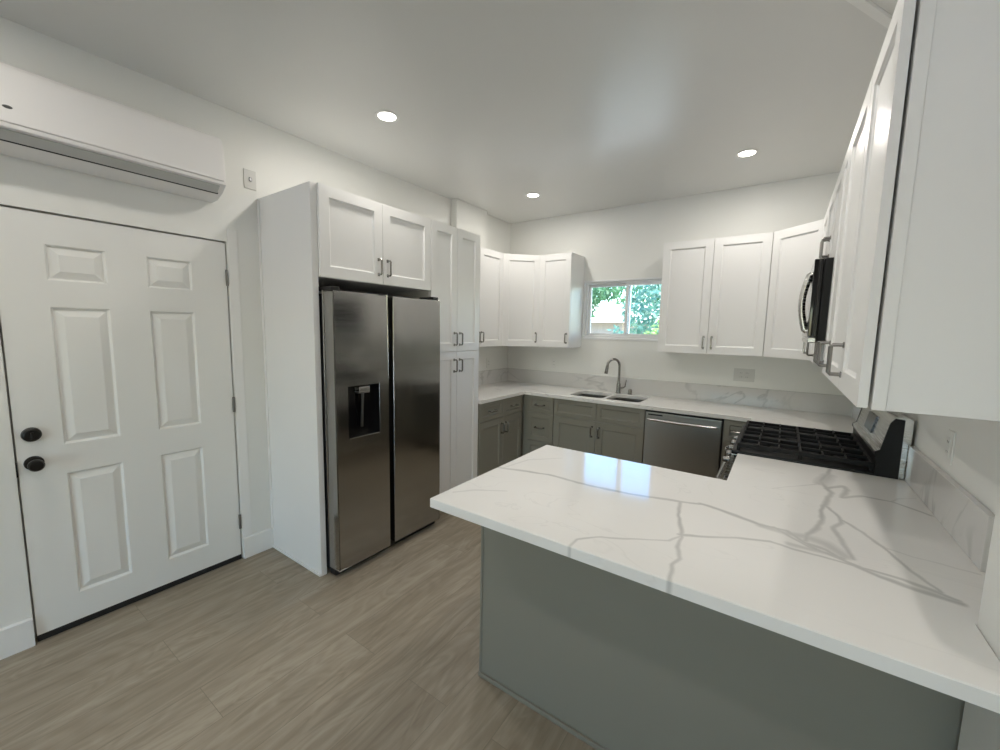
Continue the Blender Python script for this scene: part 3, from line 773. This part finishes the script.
obj('cap', lathe(BM(), [(.024, 0), (.024, .004), (.019, .006), (.019, .045), (.016, .052), (.006, .055)]), NICK, ag)

# ------------------------------------------------------------------ dishwasher
dw_ = thing('dishwasher', 'stainless dishwasher under the worktop right of the sink', 'dishwasher', (1.890, YF_B-.02, 0))
DWW = .610
obj('tub', B(0, .03, .03, DWW, .60, BT-.004), BLACKP, dw_)
obj('door', B(.006, -.012, .115, DWW-.006, .028, .860, .005, 2), STEELW, dw_)
obj('control_strip', B(.006, -.010, .861, DWW-.006, .028, BT-.004, .002, 1), BLACKP, dw_)
bm = sweep(BM(), [(.040, -.012, .800), (.040, -.046, .803), (.065, -.054, .803), (.30, -.062, .803), (.545, -.054, .803), (.570, -.046, .803), (.570, -.012, .800)], .011, 10)
obj('handle', bm, STEELB, dw_)
obj('vent_slot', B(.030, -.0135, .835, .150, -.011, .847), BLACKP, dw_)
obj('toe_kick', B(.004, .045, 0, DWW-.004, .06, .112), BLACKP, dw_)

# ------------------------------------------------------------------ gas range
rg = thing('gas_range', 'stainless gas range with black cooktop in the right wall run', 'range', (2.672, RY1, 0), -R90)
RW = RY1-RY0
D_ = W-.012-2.672
obj('body', B(.003, .0, .09, RW-.003, D_, .905, .003, 1), BLACKE, rg)
obj('oven_door', B(.004, -.040, .205, RW-.004, -.002, .765, .006, 2), STEELB, rg)
od = rg.children[-1]
obj('oven_window', B(.12, -.043, .34, RW-.12, -.039, .64, .004, 1), BLACKG, od)
obj('oven_handle', sweep(BM(), [(.07, -.038, .72), (.07, -.071, .722), (.09, -.078, .722), (RW-.09, -.078, .722), (RW-.07, -.071, .722), (RW-.07, -.038, .72)], .012, 10), STEELB, od)
obj('storage_drawer', B(.004, -.036, .055, RW-.004, -.002, .198, .006, 2), STEELB, rg)
obj('control_panel', prism(BM(), [(-.040, .775), (.0, .775), (.03, .905), (-.010, .905)], 'x', .003, RW-.003, .003), STEELB, rg)
for k in range(5):
    x = .09+k*(RW-.18)/4
    bm = lathe(BM(), [(.021, 0), (.021, -.005), (.017, -.007), (.0155, -.028), (.013, -.031)], (x, -.025, .845), 'y', 20); box(bm, x-.003, -.060, .832, x+.003, -.050, .858, .001, 1)
    obj('knob', bm, NICK, rg)
obj('cooktop', B(.002, -.012, .905, RW-.002, D_-.10, .926, .006, 2), BLACKE, rg)
for bx, by in ((.17, .13), (.17, .40), (RW-.17, .13), (RW-.17, .40), (RW/2, .265)):
    bm = lathe(BM(), [(.052, .926), (.050, .934), (.030, .936), (.030, .945), (.040, .947), (.038, .955), (.010, .957)], (bx, by, 0), 'z', 22)
    obj('burner', bm, IRON, rg)
# three cast grates
for gi in range(3):
    gx0 = .022+gi*(RW-.044)/3+.003; gx1 = gx0+(RW-.044)/3-.006; gy0, gy1 = .018, D_-.118
    bm = BM(); q = .006; z0, z1 = .950, .966
    for yy in (gy0, gy1): box(bm, gx0, yy-q, z0-.006, gx1, yy+q, z1, .002, 1)
    for xx in (gx0+q, gx1-q): box(bm, xx-q, gy0, z0-.006, xx+q, gy1, z1, .002, 1)
    mx_ = (gx0+gx1)/2; my_ = (gy0+gy1)/2
    box(bm, gx0, my_-q, z0, gx1, my_+q, z1, .002, 1)
    nb = 6
    for k in range(1, nb):
        yy = gy0+(gy1-gy0)*k/nb
        if abs(yy-my_) < .02: continue
        box(bm, gx0, yy-.004, z0, gx0+.085, yy+.004, z1+.003, .0015, 1); box(bm, gx1-.085, yy-.004, z0, gx1, yy+.004, z1+.003, .0015, 1)
    box(bm, mx_-q*.8, gy0, z0, mx_+q*.8, gy1, z1, .002, 1)
    for xx in (gx0+q, gx1-q):
        for yy in (gy0, gy1, my_): box(bm, xx-.008, yy-.008, .924, xx+.008, yy+.008, z0, .002, 1)
    obj('grate', bm, IRON, rg)
# backguard: black riser, sloping stainless control face, black end caps (section in local y,z)
gy = 3.244-2.672
bgp = [(gy, .905), (gy-.004, 1.00), (gy-.012, 1.012), (gy-.010, 1.026), (gy+.006, 1.036), (gy+.030, 1.160), (gy+.046, 1.190), (gy+.070, 1.196), (D_, 1.185), (D_, .905)]
obj('backguard', prism(BM(), bgp, 'x', .010, RW-.010, .0015), STEELB, rg)
ecp = [(gy-.004, .905), (gy-.006, 1.000), (gy-.014, 1.010), (gy-.012, 1.026), (gy+.004, 1.036), (gy+.028, 1.162), (gy+.044, 1.187), (D_-.03, 1.183), (D_-.03, .905)]
for xx in (0, RW-.010): obj('end_cap', prism(BM(), ecp, 'x', xx, xx+.010, .001), BLACKE, rg)
obj('riser_panel', B(.012, gy-.006, .926, RW-.012, gy-.001, 1.000), BLACKE, rg)
t = prism(BM(), [(gy+.009, 1.060), (gy+.026, 1.145), (gy+.020, 1.147), (gy+.004, 1.061)], 'x', RW/2-.10, RW/2+.10)
obj('display', t, BLACKG, rg)

# ------------------------------------------------------------------ microwave over the range
mw = thing('microwave', 'over the range microwave with black door and curved steel handle', 'microwave', (2.975, RY1-.003, 0), -R90)
MWW = RY1-RY0-.006; mz0, mz1 = 1.515, 1.918
obj('case', B(0, .002, mz0, MWW, W-2.975-.003, mz1, .004, 1), BLACKE, mw)
obj('door', B(.002, -.036, mz0+.03, MWW-.150, .0, mz1-.002, .005, 2), BLACKG, mw)
obj('control_panel', B(MWW-.147, -.036, mz0+.03, MWW-.002, .0, mz1-.002, .005, 2), BLACKG, mw)
obj('vent_strip', B(.002, -.034, mz0, MWW-.002, .0, mz0+.028, .004, 1), STEELB, mw)
hx = MWW-.175
pts = [(hx, -.034, mz0+.060)]
for k in range(9):
    a = k/8; pts.append((hx, -.044-.022*math.sin(PI*a), mz0+.065+a*(mz1-mz0-.125)))
pts.append((hx, -.034, mz1-.055))
obj('handle', sweep(BM(), pts, .0155, 12), STEELB, mw)

# ------------------------------------------------------------------ outlets
outlet('square double outlet plate on the window wall right of the dishwasher', (2.574, YB, 1.186), 0, 2, PLATEG)
outlet('white single outlet under the corner wall cabinet on the window wall', (.652, YB, 1.176), 0)
outlet('white single outlet on the left wall next to the pantry', (0, 2.716, 1.160), R90)
outlet('white outlet on the right wall above the peninsula backsplash', (W, .927, 1.169), -R90)

# ------------------------------------------------------------------ recessed ceiling lights
def downlight(x, y, label):
    o = thing('recessed_light', label, 'ceiling light', (x, y, HC), 0, 'recessed ceiling lights')
    obj('trim_ring', lathe(BM(), [(.052, -.001), (.054, -.005), (.070, -.004), (.073, -.0005)], n=36), TRIM, o)
    obj('lens', lathe(BM(), [(.0525, -.0005), (.0520, -.003), (.002, -.0036)], n=36), LENS, o)
    ld_ = bpy.data.lights.new('lamp', 'AREA'); ld_.shape = 'DISK'; ld_.size = .102; ld_.energy = LAMP_W; ld_.color = (1, .955, .89)
    lo = bpy.data.objects.new('lamp', ld_); COL.objects.link(lo); lo.parent = o; lo.location = (0, 0, -.006)
downlight(.747, .627, 'lit recessed ceiling light nearest the fridge and entry door')
downlight(.769, 2.357, 'lit recessed ceiling light toward the back left corner')
downlight(2.526, 2.366, 'lit recessed ceiling light toward the back right corner')
downlight(2.526, .627, 'lit recessed ceiling light above the peninsula')
for x, y in ((.75, -1.3), (2.53, -1.3), (.75, -3.2), (2.53, -3.2)): downlight(x, y, 'added unseen recessed light behind the viewer filling the living area')  # unseen lamps, added as extra light from the living side
# thin white batten crossing the ceiling at the upper right
bm = BM(); a = Vector((2.80, .72)); b_ = Vector((3.22, 1.455)); d = (b_-a).normalized(); nrm = Vector((-d.y, d.x))*.017
prism(bm, [tuple(a+nrm), tuple(b_+nrm), tuple(b_-nrm), tuple(a-nrm)], 'z', HC-.014, HC, .003)
tag(obj('ceiling_batten', bm, TRIM), 'thin white batten running diagonally on the ceiling above the right wall cabinets', 'batten')

# ------------------------------------------------------------------ outside the window
def foliage(bm, c, r, n, size):
    c = Vector(c)
    for _ in range(n):
        while True:
            p = Vector((random.uniform(-1, 1), random.uniform(-1, 1), random.uniform(-1, 1)))
            if .35 < p.length < 1: break
        p = Vector((p.x*r[0], p.y*r[1], p.z*r[2]))+c
        a = Vector((random.gauss(0, 1), random.gauss(0, 1), random.gauss(0, 1))).normalized(); b_ = a.orthogonal().normalized()
        s = size*random.uniform(.6, 1.3)
        vs = [bm.verts.new(p+q) for q in (-a*s, b_*s*.45, a*s, -b_*s*.45)]
        bm.faces.new(vs)
    return bm
def tree(name, label, loc, h, crown, n, size, m, trunk=.09, lean=(0, 0)):
    o = thing(name, label, 'tree', loc)
    top = Vector((lean[0], lean[1], h))
    obj('trunk', sweep(BM(), [(0, 0, 0), (lean[0]*.3, lean[1]*.3, h*.45), top], trunk, 8, trunk*.45), BARK, o)
    bm = BM()
    for dx, dy, dz, rx, ry, rz, k in crown: foliage(bm, top+Vector((dx, dy, dz)), (rx, ry, rz), int(n*k), size)
    obj('crown', bm, m, o, angle=180)
struct('ground', B(-25, YB+.2, -.35, 25, 45, -.12), GRASS)
struct('ground_bounce_slab', B(-8, YB+.2, -.12, 9, 7.3, -.10), mat('pale_concrete', (.62, .61, .58), .85, noise=.06, nscale=4))  # unseen pale slab, added to throw sunlight up through the window onto the ceiling
struct('ground_patio', B(-12, YF-16, -.35, 18, YF-.2, -.1), mat('patio_concrete', (.55, .53, .50), .8, noise=.08, nscale=3))
tree('leafy_tree', 'bluish green leafy tree seen through the right window pane', (1.2, 9.4, -.12), 2.1, [(0, 0, .1, 1.1, 1.0, .95, 1)], 2000, .085, LEAFB, .08, (-.7, 0))
tree('leafy_tree', 'dark green tree seen through the left window pane', (-3.1, 10.6, -.12), 2.4, [(0, 0, .2, 1.3, 1.2, .9, 1), (1.1, 0, .55, .9, .8, .5, .5)], 2200, .09, LEAFD, .10)
tree('leafy_tree', 'tall dark tree rising behind the pale house outside the window', (-.6, 18.5, -.12), 3.0, [(0, 0, .3, 3.6, 1.4, 1.5, 1)], 3000, .14, LEAFD, .16)
tree('leafy_tree', 'added unseen tree placed to shade the window from the sun', (3.55, 5.15, -.12), 4.6, [(.3, .3, .8, 1.55, 1.3, 1.0, 1.5)], 3200, .10, LEAFD, .12)  # out of view; added so its crown blocks most sun at the window
def bush(label, loc, r, n, size, m):
    o = obj('garden_bush', foliage(BM(), (0, 0, r[2]*.9), r, n, size), m, angle=180); o.location = loc; tag(o, label, 'bush')
bush('bright yellow green bush low in the right window pane', (.80, 8.05, -.12), (.62, .5, 1.05), 1500, .06, LEAFY)
bush('low dark hedge bush at the bottom of the left window pane', (-1.78, 8.4, -.12), (.95, .5, 1.02), 2200, .06, LEAFB)
bush('low dark hedge bush at the bottom middle of the window', (-.35, 8.1, -.12), (.33, .5, .96), 1300, .06, LEAFB)
hs = thing('neighbour_house', 'pale stucco house seen through the left window pane', 'house', (-3.6, 13.2, -.12))
obj('wall', B(-2.6, 0, 0, 2.6, 3, 2.05), STUCCO, hs)
obj('roof', prism(BM(), [(-.35, 2.0), (3.35, 2.0), (1.5, 2.75)], 'x', -2.9, 2.9), STUCCO, hs)
fe = thing('garden_fence', 'pale board fence behind the hedge outside the window', 'fence', (-7, 12.3, -.12))
bm = BM()
for k in range(62): box(bm, k*.2+.004, 0, .05, k*.2+.19, .02, 1.62)
obj('boards', bm, FENCEM, fe)
bm = BM()
for z in (.35, 1.3): box(bm, 0, .02, z, 12.4, .06, z+.09)
obj('rails', bm, FENCEM, fe)
